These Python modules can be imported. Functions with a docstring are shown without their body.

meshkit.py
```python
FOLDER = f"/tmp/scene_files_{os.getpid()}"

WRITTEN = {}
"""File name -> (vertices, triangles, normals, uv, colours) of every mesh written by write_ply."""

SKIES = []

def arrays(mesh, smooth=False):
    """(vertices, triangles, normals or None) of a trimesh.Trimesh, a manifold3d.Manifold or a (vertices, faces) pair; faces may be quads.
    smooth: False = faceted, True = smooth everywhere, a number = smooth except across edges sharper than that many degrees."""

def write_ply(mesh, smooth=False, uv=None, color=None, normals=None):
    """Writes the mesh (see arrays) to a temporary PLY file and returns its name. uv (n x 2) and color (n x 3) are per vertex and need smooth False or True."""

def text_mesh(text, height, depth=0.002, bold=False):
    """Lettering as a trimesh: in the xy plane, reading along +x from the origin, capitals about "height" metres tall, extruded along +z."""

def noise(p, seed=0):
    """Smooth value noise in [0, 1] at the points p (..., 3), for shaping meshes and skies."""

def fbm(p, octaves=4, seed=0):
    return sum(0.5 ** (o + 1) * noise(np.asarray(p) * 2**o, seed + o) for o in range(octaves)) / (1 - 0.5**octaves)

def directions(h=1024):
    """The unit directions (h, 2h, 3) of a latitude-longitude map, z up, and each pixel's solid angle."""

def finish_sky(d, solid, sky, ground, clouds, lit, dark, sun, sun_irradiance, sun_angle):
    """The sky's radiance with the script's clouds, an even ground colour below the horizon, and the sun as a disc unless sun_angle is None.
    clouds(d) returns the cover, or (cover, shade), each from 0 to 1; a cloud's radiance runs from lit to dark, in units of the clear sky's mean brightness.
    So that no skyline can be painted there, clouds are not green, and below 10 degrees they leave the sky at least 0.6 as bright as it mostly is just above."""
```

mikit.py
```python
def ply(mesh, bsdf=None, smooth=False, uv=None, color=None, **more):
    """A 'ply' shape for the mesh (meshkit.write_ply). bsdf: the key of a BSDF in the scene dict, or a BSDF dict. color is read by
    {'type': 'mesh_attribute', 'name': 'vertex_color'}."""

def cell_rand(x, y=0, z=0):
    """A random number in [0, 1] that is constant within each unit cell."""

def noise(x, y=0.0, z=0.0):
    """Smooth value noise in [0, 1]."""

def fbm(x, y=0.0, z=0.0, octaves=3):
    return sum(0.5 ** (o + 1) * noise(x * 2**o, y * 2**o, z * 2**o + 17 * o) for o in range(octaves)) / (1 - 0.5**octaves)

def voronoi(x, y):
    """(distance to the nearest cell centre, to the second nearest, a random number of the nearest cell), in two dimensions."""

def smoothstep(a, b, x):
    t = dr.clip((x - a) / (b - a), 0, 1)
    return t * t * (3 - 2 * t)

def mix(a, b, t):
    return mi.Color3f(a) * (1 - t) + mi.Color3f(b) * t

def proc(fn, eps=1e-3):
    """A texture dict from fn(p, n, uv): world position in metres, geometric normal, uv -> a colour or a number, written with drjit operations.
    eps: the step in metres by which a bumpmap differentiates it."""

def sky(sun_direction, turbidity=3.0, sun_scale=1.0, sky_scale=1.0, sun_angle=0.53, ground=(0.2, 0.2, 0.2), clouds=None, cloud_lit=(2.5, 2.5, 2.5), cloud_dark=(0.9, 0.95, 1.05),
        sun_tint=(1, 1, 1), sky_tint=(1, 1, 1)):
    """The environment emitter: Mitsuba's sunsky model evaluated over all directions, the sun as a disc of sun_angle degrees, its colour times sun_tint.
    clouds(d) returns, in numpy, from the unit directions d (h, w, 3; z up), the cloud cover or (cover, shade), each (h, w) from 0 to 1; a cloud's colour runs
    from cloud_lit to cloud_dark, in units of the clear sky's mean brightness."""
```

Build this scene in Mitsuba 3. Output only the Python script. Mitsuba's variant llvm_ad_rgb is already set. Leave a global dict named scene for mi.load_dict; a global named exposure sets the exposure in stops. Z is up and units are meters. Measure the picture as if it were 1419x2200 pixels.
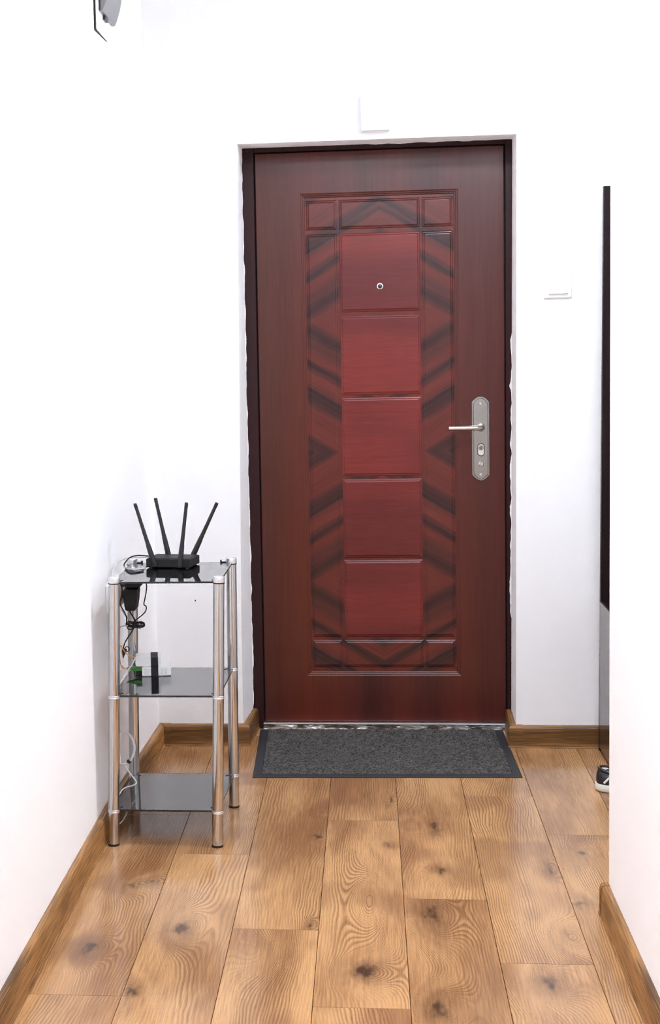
import math
import numpy as np
import trimesh
import manifold3d as m3
import drjit as dr
import mitsuba as mi
import mikit
import meshkit
from shapely.geometry import Polygon, box as sbox
from mikit import ply, proc, noise, fbm, cell_rand, smoothstep
from mikit import mix as _mix

T = mi.ScalarTransform4f
rng = np.random.default_rng(7)
W, H = 1419, 2200

# ------------------------------------------------------------------ camera
F, CX, CY, YAW, PITCH, ROLL, EYE = 3200.0, 452.7011, 1036.2426, -0.106219, 0.0912127, -0.0223524, np.array([0, 0, 1.36])
_cy, _sy, _cp, _sp, _cr, _sr = (fn(a) for a in (YAW, PITCH, ROLL) for fn in (math.cos, math.sin))
FWD = np.array([_sy * _cp, _cy * _cp, -_sp])
_r0 = np.array([_cy, -_sy, 0.0])
_d0 = np.cross(FWD, _r0)
RIGHT, DOWN = _cr * _r0 - _sr * _d0, _sr * _r0 + _cr * _d0

scene, labels = {}, {}
scene["camera"] = {
    "type": "perspective", "fov_axis": "x", "fov": math.degrees(2 * math.atan(W / 2 / F)),
    "principal_point_offset_x": (W / 2 - CX) / W, "principal_point_offset_y": (H / 2 - CY) / H,
    "to_world": T().look_at(origin=EYE.tolist(), target=(EYE + FWD).tolist(), up=(-DOWN).tolist()),
    "near_clip": 0.05, "far_clip": 50.0,
}
exposure = 2.15
LAMP_DOOR, ADDED_LAMP_MID, LAMP_HALL = 22.0, 3.6, 3.8          # radiance of three ceiling lamps out of view; the middle one is added fill
LAMP_DOOR_AT, ADDED_LAMP_MID_AT, LAMP_HALL_AT = (0.42, 3.74, 2.44), (-0.05, 1.7, 2.60), (0.0, -0.90, 2.60)


def ray(x, y):
    return RIGHT * (x - CX) / F + DOWN * (y - CY) / F + FWD


def at(x, y, Y):
    """the point of the plane Y = const that the photograph shows at a pixel"""
    d = ray(x, y)
    return EYE + d * (Y / d[1])


def floor_at(x, y, z=0.0):
    d = ray(x, y)
    return EYE + d * ((z - EYE[2]) / d[2])


def srgb(r, g, b):
    c = np.array([r, g, b]) / 255.0
    return np.where(c < 0.04045, c / 12.92, ((c + 0.055) / 1.055) ** 2.4).tolist()


def mix(a, b, t):
    f_ = lambda c: [float(x) for x in c] if isinstance(c, np.ndarray) else c
    return _mix(f_(a), f_(b), t)


# ------------------------------------------------------------------ entries
def add(key, mesh, bsdf, smooth=False, uv=None, label=None, category=None, group=None, kind=None, **more):
    scene[key] = ply(mesh, bsdf, smooth, uv=uv, **more)
    tag(key, label, category, group, kind)
    return key


def tag(key, label=None, category=None, group=None, kind=None):
    d = {k: v for k, v in (("label", label), ("category", category), ("group", group), ("kind", kind)) if v}
    if d:
        labels[key] = d


_count = {}


def num(key):
    n = _count.get(key, 0)
    _count[key] = n + 1
    return key if n == 0 else f"{key}_{n:03d}"


# ------------------------------------------------------------------ mesh helpers
def cat(*ms):
    return trimesh.util.concatenate([m for m in ms if m is not None])


def rbox(x0, x1, y0, y1, z0, z1, r=0.002):
    """box with chamfered edges"""
    r = min(r, (x1 - x0) * 0.45, (y1 - y0) * 0.45, (z1 - z0) * 0.45)
    pts = []
    for sx in (0, 1):
        for sy in (0, 1):
            for sz in (0, 1):
                c = np.array([(x0, x1)[sx], (y0, y1)[sy], (z0, z1)[sz]])
                d = np.array([1 - 2 * sx, 1 - 2 * sy, 1 - 2 * sz]) * r
                for k in range(3):
                    o = d.copy()
                    o[k] = 0
                    pts.append(c + o)
    return trimesh.convex.convex_hull(np.array(pts))


def hull(pts):
    return trimesh.convex.convex_hull(np.asarray(pts, float))


def spline(pts, n=8):
    p = np.asarray(pts, float)
    if len(p) < 3:
        return p
    q = np.vstack([2 * p[0] - p[1], p, 2 * p[-1] - p[-2]])
    out = []
    for i in range(1, len(q) - 2):
        for t in np.linspace(0, 1, n, endpoint=False):
            a, b, c, d = q[i - 1], q[i], q[i + 1], q[i + 2]
            out.append(0.5 * (2 * b + (c - a) * t + (2 * a - 5 * b + 4 * c - d) * t * t + (3 * b - a - 3 * c + d) * t ** 3))
    return np.array(out + [p[-1]])


def tube(pts, r, n=10, smooth_n=8, flat=None):
    """round tube along a smoothed path; r a number or one per point of the path"""
    p = spline(pts, smooth_n) if smooth_n else np.asarray(pts, float)
    rr = np.interp(np.linspace(0, 1, len(p)), np.linspace(0, 1, np.size(r)), np.atleast_1d(r)) if np.size(r) > 1 else np.full(len(p), float(np.ravel(r)[0]))
    t = np.gradient(p, axis=0)
    t /= np.linalg.norm(t, axis=1, keepdims=True) + 1e-12
    u = np.cross(t[0], [0, 0, 1] if abs(t[0][2]) < 0.9 else [0, 1, 0])
    u /= np.linalg.norm(u)
    rings, a = [], np.arange(n) * 2 * math.pi / n
    for i in range(len(p)):
        u = u - t[i] * (u @ t[i])
        u /= np.linalg.norm(u)
        w = np.cross(t[i], u)
        rings.append(p[i] + rr[i] * (np.cos(a)[:, None] * u + np.sin(a)[:, None] * w))
    v = np.vstack(rings + [p[:1], p[-1:]])
    f, m = [], len(p)
    for i in range(m - 1):
        for j in range(n):
            k = (j + 1) % n
            f += [[i * n + j, i * n + k, (i + 1) * n + k], [i * n + j, (i + 1) * n + k, (i + 1) * n + j]]
    for j in range(n):
        k = (j + 1) % n
        f += [[m * n, k, j], [m * n + 1, (m - 1) * n + j, (m - 1) * n + k]]
    return trimesh.Trimesh(v, f, process=False)


def lathe(profile, n=32, origin=(0, 0, 0), axis=(0, 0, 1), top=True):
    """profile: (radius, height along the axis) from bottom to top"""
    a = np.arange(n) * 2 * math.pi / n
    rings = [np.stack([r * np.cos(a), r * np.sin(a), np.full(n, h)], 1) for r, h in profile]
    v = np.vstack(rings + [[[0, 0, profile[0][1]]], [[0, 0, profile[-1][1]]]])
    f, m = [], len(profile)
    for i in range(m - 1):
        for j in range(n):
            k = (j + 1) % n
            f += [[i * n + j, i * n + k, (i + 1) * n + k], [i * n + j, (i + 1) * n + k, (i + 1) * n + j]]
    for j in range(n):
        k = (j + 1) % n
        f += [[m * n, k, j]] + ([[m * n + 1, (m - 1) * n + j, (m - 1) * n + k]] if top else [])
    mesh = trimesh.Trimesh(v, f, process=False)
    mesh.apply_transform(trimesh.geometry.align_vectors([0, 0, 1], np.asarray(axis, float) / np.linalg.norm(axis)))
    mesh.apply_translation(origin)
    return mesh


def prism_xz(poly, y_front, y_back, bevel=0.0):
    """polygon in (x, z) standing upright, front towards the camera (-y); optional bevelled front edge"""
    def ex(pg, y0, y1):
        m = trimesh.creation.extrude_polygon(pg, y1 - y0, engine="earcut")
        m.vertices = np.stack([m.vertices[:, 0], m.vertices[:, 2] + y0, m.vertices[:, 1]], 1)
        m.invert()
        return m
    if bevel:
        a = np.array(poly.exterior.coords)[:-1]
        b = np.array(poly.buffer(-bevel, join_style=2).exterior.coords)[:-1]
        if len(a) == len(b):
            return hull(np.vstack([np.c_[a[:, 0], np.full(len(a), y_back), a[:, 1]], np.c_[a[:, 0], np.full(len(a), y_front + bevel), a[:, 1]], np.c_[b[:, 0], np.full(len(b), y_front), b[:, 1]]]))
    return ex(poly, y_front, y_back)


def rings_xz(rings):
    """nested rectangles (x0, x1, z0, z1, y), outer to inner, joined and capped; faces look towards -y"""
    v, f = [], []
    for x0, x1, z0, z1, y in rings:
        v += [[x0, y, z0], [x1, y, z0], [x1, y, z1], [x0, y, z1]]
    for i in range(len(rings) - 1):
        for j in range(4):
            k = (j + 1) % 4
            a, b, c, d = 4 * i + j, 4 * i + k, 4 * i + 4 + k, 4 * i + 4 + j
            f += [[a, b, c], [a, c, d]]
    e = 4 * (len(rings) - 1)
    f += [[e, e + 1, e + 2], [e, e + 2, e + 3]]
    return trimesh.Trimesh(v, f, process=False)


def moulding(profile, p0, p1, out, caps=True, skew0=0.0, skew1=0.0):
    """profile: (distance from the wall, height); swept along the wall from p0 to p1; out: the wall's normal. Mitre by skew. Returns mesh, uv in metres"""
    p0, p1, out = (np.array([*q[:2], 0.0]) for q in (p0, p1, out))
    out = out / np.linalg.norm(out)
    d = p1 - p0
    L = np.linalg.norm(d)
    d = d / L
    pr = np.asarray(profile, float)
    s = np.r_[0, np.cumsum(np.hypot(*np.diff(pr, axis=0).T))]
    v, uv, f = [], [], []
    for q, base, sk in ((p0, 0.0, skew0), (p1, L, -skew1)):
        for (a, h), t in zip(pr, s):
            v.append(q + out * a + d * sk * a + [0, 0, h])
            uv.append([base + sk * a, t])
    m = len(pr)
    flip = np.cross(d, out)[2] < 0
    for i in range(m - 1):
        f += [[i, m + i, m + i + 1], [i, m + i + 1, i + 1]]
    n0 = len(v)
    if caps:
        for o in (0, m):
            c = len(v)
            for i in range(m):
                v.append(v[o + i])
                uv.append([pr[i][0] + (0 if o == 0 else L), s[i]])
            for i in range(1, m - 1):
                t = [c, c + i, c + i + 1]
                f.append(t if o == 0 else t[::-1])
    mesh = trimesh.Trimesh(np.array(v), np.array(f), process=False)
    if not flip:
        pass
    else:
        mesh.faces = mesh.faces[:, ::-1]
    return mesh, np.array(uv)


# ------------------------------------------------------------------ materials
def mat(name, **k):
    scene[name] = {"type": "twosided", "bsdf": k} if k.get("type") not in ("plastic",) else k
    return name


def rgb(c):
    return {"type": "rgb", "value": [float(x) for x in c]}


def wall_col(p, n, uv):
    m = fbm(p.x * 2.3 + p.y * 1.7, p.y * 1.9 - p.x, p.z * 2.1, 2)
    return mix((0.835, 0.835, 0.835), (0.862, 0.862, 0.86), m)


mat("paint_white", type="principled", base_color=proc(wall_col), roughness=0.75, specular=0.25)
mat("unseen_rear_dark", type="principled", base_color=rgb((0.16, 0.145, 0.135)), roughness=0.8, specular=0.2)  # unseen rear wall, kept dark to dim what the door reflects
mat("plaster_grey", type="principled", base_color=rgb((0.74, 0.73, 0.71)), roughness=0.85, specular=0.2)
mat("plastic_white", type="principled", base_color=rgb((0.82, 0.82, 0.81)), roughness=0.32, specular=0.5)
mat("plastic_cream", type="principled", base_color=rgb(srgb(214, 205, 188)), roughness=0.4, specular=0.5)
mat("plastic_black", type="principled", base_color=rgb((0.012, 0.012, 0.013)), roughness=0.38, specular=0.45)
mat("plastic_black_gloss", type="principled", base_color=rgb((0.016, 0.015, 0.016)), roughness=0.2, specular=0.5)
mat("plastic_black_matte", type="principled", base_color=rgb((0.014, 0.014, 0.015)), roughness=0.6, specular=0.35)
mat("plastic_grey", type="principled", base_color=rgb((0.18, 0.18, 0.18)), roughness=0.3, specular=0.5)
mat("plastic_green", type="principled", base_color=rgb(srgb(62, 130, 52)), roughness=0.35, specular=0.5)
mat("rubber_black", type="principled", base_color=rgb((0.028, 0.028, 0.031)), roughness=0.6, specular=0.4)
mat("cable_white", type="principled", base_color=rgb((0.78, 0.78, 0.78)), roughness=0.4, specular=0.5)
mat("cable_grey", type="principled", base_color=rgb((0.55, 0.54, 0.53)), roughness=0.4, specular=0.5)
mat("cable_orange", type="principled", base_color=rgb(srgb(236, 168, 92)), roughness=0.4, specular=0.5)
mat("cable_peach", type="principled", base_color=rgb(srgb(226, 176, 140)), roughness=0.4, specular=0.5)
mat("chrome", type="principled", base_color=rgb((0.66, 0.665, 0.67)), metallic=1.0, roughness=0.07, specular=0.5)
mat("chrome_satin", type="principled", base_color=rgb((0.86, 0.86, 0.86)), metallic=0.85, roughness=0.3, specular=0.5)
mat("film_grey", type="principled", base_color=rgb((0.62, 0.62, 0.63)), roughness=0.6, specular=0.2)
scene["smoked_glass"] = {"type": "thindielectric", "int_ior": 1.42, "specular_transmittance": rgb((0.03, 0.03, 0.031))}
mat("lamp_base", type="principled", base_color=rgb((0.8, 0.8, 0.8)), roughness=0.4, specular=0.5)


def nickel_col(p, n, uv):
    m = noise(p.x * 40, 3.0, p.z * 1800)
    return mix((0.34, 0.325, 0.30), (0.46, 0.44, 0.41), m)


mat("nickel", type="principled", base_color=proc(nickel_col), metallic=1.0, roughness=0.26, specular=0.5)
mat("nickel_bright", type="principled", base_color=rgb((0.78, 0.76, 0.72)), metallic=1.0, roughness=0.14, specular=0.5)


def foil_bump(p, n, uv):
    a = fbm(p.x * 45, p.z * 120, p.y * 60, 3)
    return dr.abs(a - 0.5) * 0.004


scene["worn_metal"] = {"type": "twosided", "bsdf": {"type": "bumpmap", "scale": 1.0, "arbitrary": proc(foil_bump, 1e-3),
                       "nested": {"type": "principled", "base_color": proc(lambda p, n, uv: mix((0.16, 0.14, 0.125), (0.72, 0.70, 0.67), smoothstep(0.42, 0.62, fbm(p.x * 28 + 3, p.z * 90, 1.0, 3)))), "metallic": 0.75, "roughness": 0.28}}}

# --- red mahogany foil of the steel door
DOOR_Y = 5.2
DX0, DX1, DZ0, DZ1 = -0.3765, 0.4690, 0.0235, 2.0145
C_RED, C_DARK = np.array([0.150, 0.023, 0.021]), np.array([0.045, 0.014, 0.013])


def door_common(x, z, s_fine, tone):
    return mix(C_DARK, C_RED, tone) * (0.86 + 0.28 * s_fine)


def door_rail(p, n, uv):                       # straight upright grain
    g = fbm(p.x * 9 + 5, p.z * 0.25, 2.0, 2)
    s = noise(p.x * 420, p.z * 12, 1.0) * 0.6 + noise(p.x * 90, p.z * 2.0, 4.0) * 0.4
    t = dr.clip(0.42 + 1.15 * (g - 0.42), 0, 1)
    warm = smoothstep(0.45, 0.7, noise(p.x * 5 + 2, p.z * 0.4, 9.0))
    return mix(C_DARK * [1.08, 0.92, 0.88], np.array([0.100, 0.019, 0.013]), t) * (0.84 + 0.3 * s) * mix((1, 1, 1), (1.10, 1.10, 0.70), warm)


def door_block(p, n, uv):                      # flat-cut centre blocks, grain lying across
    g = fbm(p.x * 1.6 + 1, p.z * 7, 3.0, 2)
    s = noise(p.x * 26, p.z * 420, 1.0) * 0.6 + noise(p.x * 4, p.z * 110, 4.0) * 0.4
    return mix(C_RED * [0.78, 0.8, 0.86], C_RED * [1.22, 1.12, 1.02], smoothstep(0.3, 0.7, g)) * (0.84 + 0.3 * s)


ZIG0, ZIGP = float(at(817, 970, DOOR_Y)[2]), 0.912     # chevron: a point towards the centre at this height, its repeat
XM0 = float(0.0475 - at(674, 970, DOOR_Y)[0])
BANDS = ((0.0, 0.056, 0.90), (0.192, 0.034, 0.80), (0.298, 0.022, 0.72), (0.400, 0.050, 0.72))   # dark heartwood bands: place, half width, strength


def door_chevron(p, n, uv):                    # book-matched slanting veneer, mirrored about the middle of the door
    xm = dr.abs(p.x - 0.0475)                  # distance from the centre line
    cyc = dr.floor((p.z - ZIG0) / ZIGP + 0.5)
    h = dr.abs((p.z - ZIG0) / ZIGP - cyc) * ZIGP   # 0 at the inward points
    q = h + 0.60 * (XM0 - xm) + 0.010 * (fbm(p.x * 14, p.z * 14, 5.0, 2) - 0.5)
    s = noise(q * 420, xm * 18, 2.0) * 0.6 + noise(q * 130, xm * 5, 7.0) * 0.4
    t = mi.Float(0)
    for c_, w_, k_ in BANDS:
        t = dr.maximum(t, k_ * (1 - smoothstep(w_ * 0.55, w_ * 1.25, dr.abs(q - c_))))
    t = dr.clip(t * (0.72 + 0.5 * noise(q * 60, xm * 6, 3.0)) + 0.35 * (noise(q * 90, xm * 4, 13.0) - 0.5), 0, 1)
    return mix([0.124, 0.023, 0.017], [0.032, 0.015, 0.015], t) * (0.72 + 0.50 * s)


for nm, fn in (("veneer_rail", door_rail), ("veneer_block", door_block), ("veneer_chevron", door_chevron)):
    mat(nm, type="principled", base_color=proc(fn), roughness=0.24, specular=0.38)
mat("frame_paint", type="principled", base_color=rgb(srgb(46, 20, 22)), roughness=0.35, specular=0.25)
mat("wenge", type="principled", base_color=proc(lambda p, n, uv: mix(srgb(24, 14, 16), srgb(34, 21, 22), noise(p.x * 150 + p.y * 150, 1.0, p.z * 6))), roughness=0.4, specular=0.12)
mat("wenge_gloss", type="principled", base_color=proc(lambda p, n, uv: mix(srgb(40, 28, 25), srgb(58, 42, 37), noise(p.y * 160, 1.0, p.z * 6))), roughness=0.1, specular=0.36)


def skirting_col(p, n, uv):
    w = fbm(uv.x * 2.2, uv.y * 14, 1.0, 2)
    s = noise(uv.x * 16, uv.y * 520 + 3 * noise(uv.x * 5, uv.y * 20), 2.0)
    k = smoothstep(0.62, 0.8, fbm(uv.x * 5 + 9, uv.y * 40, 5.0, 2))
    c = mix(srgb(88, 58, 28), srgb(166, 120, 70), dr.clip(0.5 + 1.7 * (w - 0.5) + 0.9 * (s - 0.5), 0, 1))
    return mix(c, srgb(88, 56, 28), k * 0.6)


mat("skirting_wood", type="principled", base_color=proc(skirting_col), roughness=0.38, specular=0.45)


# --- floor planks: uv.x across and uv.y along the plank in metres, plus 10 times the plank's number
PX0, PWID, PLEN = -0.532, 0.2015, 1.213
COL_SEAM = {-1: floor_at(170, 2138)[1], 0: floor_at(500, 1836)[1], 1: floor_at(600, 1997)[1], 2: floor_at(785, 1762.5)[1], 3: floor_at(960, 1932)[1],
            4: floor_at(1080, 1711)[1], 5: floor_at(1240, 1794)[1], 6: floor_at(1285, 1645)[1], 7: 4.1, -2: 3.9}
FX0, FX1, FY0, FY1 = -0.76, 1.12, -2.4, 5.19
planks = []
for c in range(-2, 8):
    a0, a1 = max(PX0 + c * PWID, FX0), min(PX0 + (c + 1) * PWID, FX1)
    if a1 - a0 < 0.004:
        continue
    k0 = math.floor((FY0 - COL_SEAM[c]) / PLEN)
    for k in range(k0, k0 + 10):
        b0, b1 = max(COL_SEAM[c] + k * PLEN, FY0), min(COL_SEAM[c] + (k + 1) * PLEN, FY1)
        if b1 - b0 > 0.004:
            planks.append((a0, a1, b0, b1, PX0 + c * PWID, COL_SEAM[c] + k * PLEN))


def plank_no(x, y):
    return next((i for i, q in enumerate(planks) if q[0] <= x <= q[1] and q[2] <= y <= q[3]), -1)


KNOTS = []      # x, y, half width, half length, strength, darkness, plank
for kx, ky, rx, ry, st, dk in ((193, 2035, .050, .085, .10, .75), (284, 1902, .030, .07, .06, .6), (327, 1893, .034, .05, .05, .55), (391, 1993, .050, .11, .10, .75), (284, 2127, .045, .08, -.08, .7),
                               (681, 1799, .040, .06, .07, .6), (840, 1721, .016, .07, .03, .75), (873, 1773, .045, .10, .11, .25), (932, 1777, .022, .10, .03, .8), (948, 1868, .040, .06, -.06, .75),
                               (668, 1987, .016, .05, .03, .85), (929, 1968, .055, .16, .12, .7), (785, 2089, .060, .08, .11, .95), (945, 2172, .060, .12, .12, .75), (1182, 1867, .020, .09, .03, .7),
                               (1253, 1834, .035, .06, .07, .65), (1248, 1942, .05, .06, -.06, .6), (1182, 2110, .055, .10, .09, .75), (1225, 2013, .045, .09, .09, .35), (690, 1745, .030, .04, .05, .35),
                               (835, 1815, .035, .05, .06, .5), (800, 1935, .045, .20, -.12, .0), (560, 2050, .06, .12, -.07, .1), (1190, 1670, .05, .12, .06, .45)):
    q = floor_at(kx, ky)
    KNOTS.append((float(q[0]), float(q[1]), rx, ry, st, dk, plank_no(q[0], q[1])))


def floor_col(p, n, uv):
    pid = dr.floor(uv.y / 10 + 0.2)
    a, b = uv.x, uv.y - 10 * pid
    r1, r2, r3 = cell_rand(pid, 3), cell_rand(pid, 5), cell_rand(pid, 8)
    oa, ob = r1 * 37 + pid, r2 * 53
    w1 = fbm(a * 2.6 + oa, b * 1.15 + ob, 0.5, 2) - 0.5
    w2 = noise(a * 9 + oa, b * 6.0 + ob, 3.5) - 0.5
    w3 = noise(a * 34 + oa, b * 24 + ob, 7.5) - 0.5
    phi = a + 0.15 * w1 + 0.026 * w2 + 0.0050 * w3
    wx = p.x + 0.030 * (fbm(p.x * 46, p.y * 26, 4.5, 2) - 0.5)
    wy = p.y + 0.085 * (fbm(p.x * 62, p.y * 20, 9.5, 2) - 0.5)
    dark, halo = mi.Float(0), mi.Float(0)
    for kx, ky, rx, ry, st, dk, pl in KNOTS:
        here = dr.abs(pid - pl) < 0.5
        on = dr.select(here, dr.exp(-dr.square((p.x - kx) / rx) - dr.square((p.y - ky) / ry)), 0.0)
        phi += 1.25 * st * on
        if dk:
            d2 = dr.square((wx - kx) / rx) + dr.square((wy - ky) / ry)
            core = dr.select(here, dr.exp(-d2 * 6.5), 0.0)
            dark += dk * core
            halo += dk * dr.select(here, dr.exp(-d2 * 1.5), 0.0)
    grp = 0.25 + 0.75 * smoothstep(0.25, 0.75, noise(phi * 26 + oa, b * 1.5 + ob, 11.0))
    l = phi * 132 + 0.9 * noise(phi * 60, b * 9 + ob, 2.0)
    l = l - dr.floor(l)
    line = smoothstep(0.20, 0.72, l) * (1 - smoothstep(0.80, 1.0, l)) * grp
    fine = noise(a * 430 + oa, b * 17 + ob, 2.0)
    pore = smoothstep(0.66, 0.95, noise(a * 800 + oa, b * 55, 5.0))
    tone = fbm(phi * 9 + oa, b * 2.6 + ob, 21.0, 3)
    blot = smoothstep(0.55, 0.80, fbm(a * 8 + oa, b * 5.0 + ob, 31.0, 2))
    c = mix(srgb(144, 101, 66), srgb(200, 154, 106), dr.clip(0.54 + 1.6 * (tone - 0.5) + 0.40 * (r3 - 0.5) + 0.50 * (fine - 0.5), 0, 1))
    c = mix(c, srgb(98, 62, 36), 0.56 * line + 0.18 * pore)
    c = mix(c, srgb(122, 82, 56), 0.42 * blot)
    c = mix(c, srgb(98, 66, 44), dr.clip(0.70 * halo, 0, 0.62))
    spot = smoothstep(0.10, 0.85, dark * (0.35 + 1.1 * noise(p.x * 150, p.y * 48, 6.5)))
    return mix(c, srgb(50, 34, 25), 0.85 * spot)


mat("laminate_oak", type="principled", base_color=proc(floor_col), roughness=0.17, specular=0.5)
mat("joint_dark", type="principled", base_color=rgb(srgb(70, 46, 30)), roughness=0.7, specular=0.2)

# ------------------------------------------------------------------ setting: room shell
WALL_Y, CEIL, REAR_Y = 4.970, 2.68, -2.4
OX0, OX1, OZ = -0.435, 0.4795, 2.033        # the opening of the entrance door
RW_X, RW_Y = 0.5525, 3.490                   # near right-hand wall and its end
REC_X = 1.12


def left_x(y):
    return -0.7525 if y < 4.05 else -0.7525 + (y - 4.05) * 0.030


add("floor", trimesh.creation.box(bounds=[[FX0 - 0.05, REAR_Y - 0.05, -0.12], [REC_X + 0.05, 5.5, -0.006]]), "joint_dark", label="light oak laminate floor of the hallway", kind="structure")
for i, (x0, x1, y0, y1, ox, oy) in enumerate(planks):
    g, e = 0.0005, 0.0010
    rr = [(x0 + g, x1 - g, y0 + g, y1 - g, -0.006), (x0 + g, x1 - g, y0 + g, y1 - g, -0.0014), (x0 + e, x1 - e, y0 + e, y1 - e, 0.0)]
    v = np.array([[x, y, z] for a0, a1, b0, b1, z in rr for x, y in ((a0, b0), (a1, b0), (a1, b1), (a0, b1))])
    f = []
    for k in (0, 1):
        for j in range(4):
            m = (j + 1) % 4
            f += [[4 * k + j, 4 * k + m, 4 * k + 4 + m], [4 * k + j, 4 * k + 4 + m, 4 * k + 4 + j]]
    f += [[8, 9, 10], [8, 10, 11]]
    add(num("floor__plank"), (v, np.array(f)), "laminate_oak", uv=np.stack([v[:, 0] - ox, v[:, 1] - oy + 10 * i], 1))

add("ceiling", trimesh.creation.box(bounds=[[-0.95, REAR_Y - 0.1, CEIL], [REC_X + 0.1, 5.4, CEIL + 0.12]]), "paint_white", label="white ceiling of the hallway", kind="structure")
lw = Polygon([(-0.95, REAR_Y), (left_x(0), REAR_Y), (left_x(4.0), 4.05), (left_x(WALL_Y), WALL_Y), (left_x(WALL_Y), 5.4), (-0.95, 5.4)])
m = trimesh.creation.extrude_polygon(lw, CEIL + 0.12, engine="earcut")
m.apply_translation([0, 0, -0.12])
add("wall_left", m, "paint_white", label="plain white wall along the left of the hallway", kind="structure")
# the opening is a little out of square: front (wall face) and back (door frame) corners differ
OPEN_F = [(-0.435, -0.2), (0.4795, -0.2), (0.4795, 0.0), (0.4890, 2.0195), (-0.4165, 2.0200), (-0.435, 0.0)]
OPEN_B = [(-0.4175, -0.2), (0.4845, -0.2), (0.4845, 0.0), (0.4965, 2.0325), (-0.4215, 2.0335), (-0.4175, 0.0)]
_slab = m3.Manifold.cube([REC_X + 0.1 - left_x(WALL_Y), 5.32 - WALL_Y, CEIL + 0.12]).translate([left_x(WALL_Y), WALL_Y, -0.12])
_dy = (np.array(OPEN_B) - OPEN_F) / (5.188 - WALL_Y)
_hole = [np.c_[np.array(OPEN_F) + _dy * d, np.full(6, WALL_Y + d)][:, [0, 2, 1]] for d in (-0.05, 5.188 - WALL_Y)]
_hole.append(np.c_[np.array(OPEN_B), np.full(6, 5.5)][:, [0, 2, 1]])
_cut = m3.Manifold.hull_points(np.vstack(_hole[:2])) + m3.Manifold.hull_points(np.vstack(_hole[1:]))
add("wall_back", _slab - _cut, "paint_white", label="white end wall around the dark red entrance door", kind="structure")
add("wall_right", trimesh.creation.box(bounds=[[RW_X, REAR_Y, -0.12], [REC_X + 0.1, RW_Y, CEIL]]), "paint_white", label="white wall at the right edge, ending before the dark cabinet", kind="structure")
add("wall_recess", trimesh.creation.box(bounds=[[REC_X, RW_Y, -0.12], [REC_X + 0.1, WALL_Y, CEIL]]), "paint_white", label="white wall of the side recess behind the dark cabinet", kind="structure")
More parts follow.
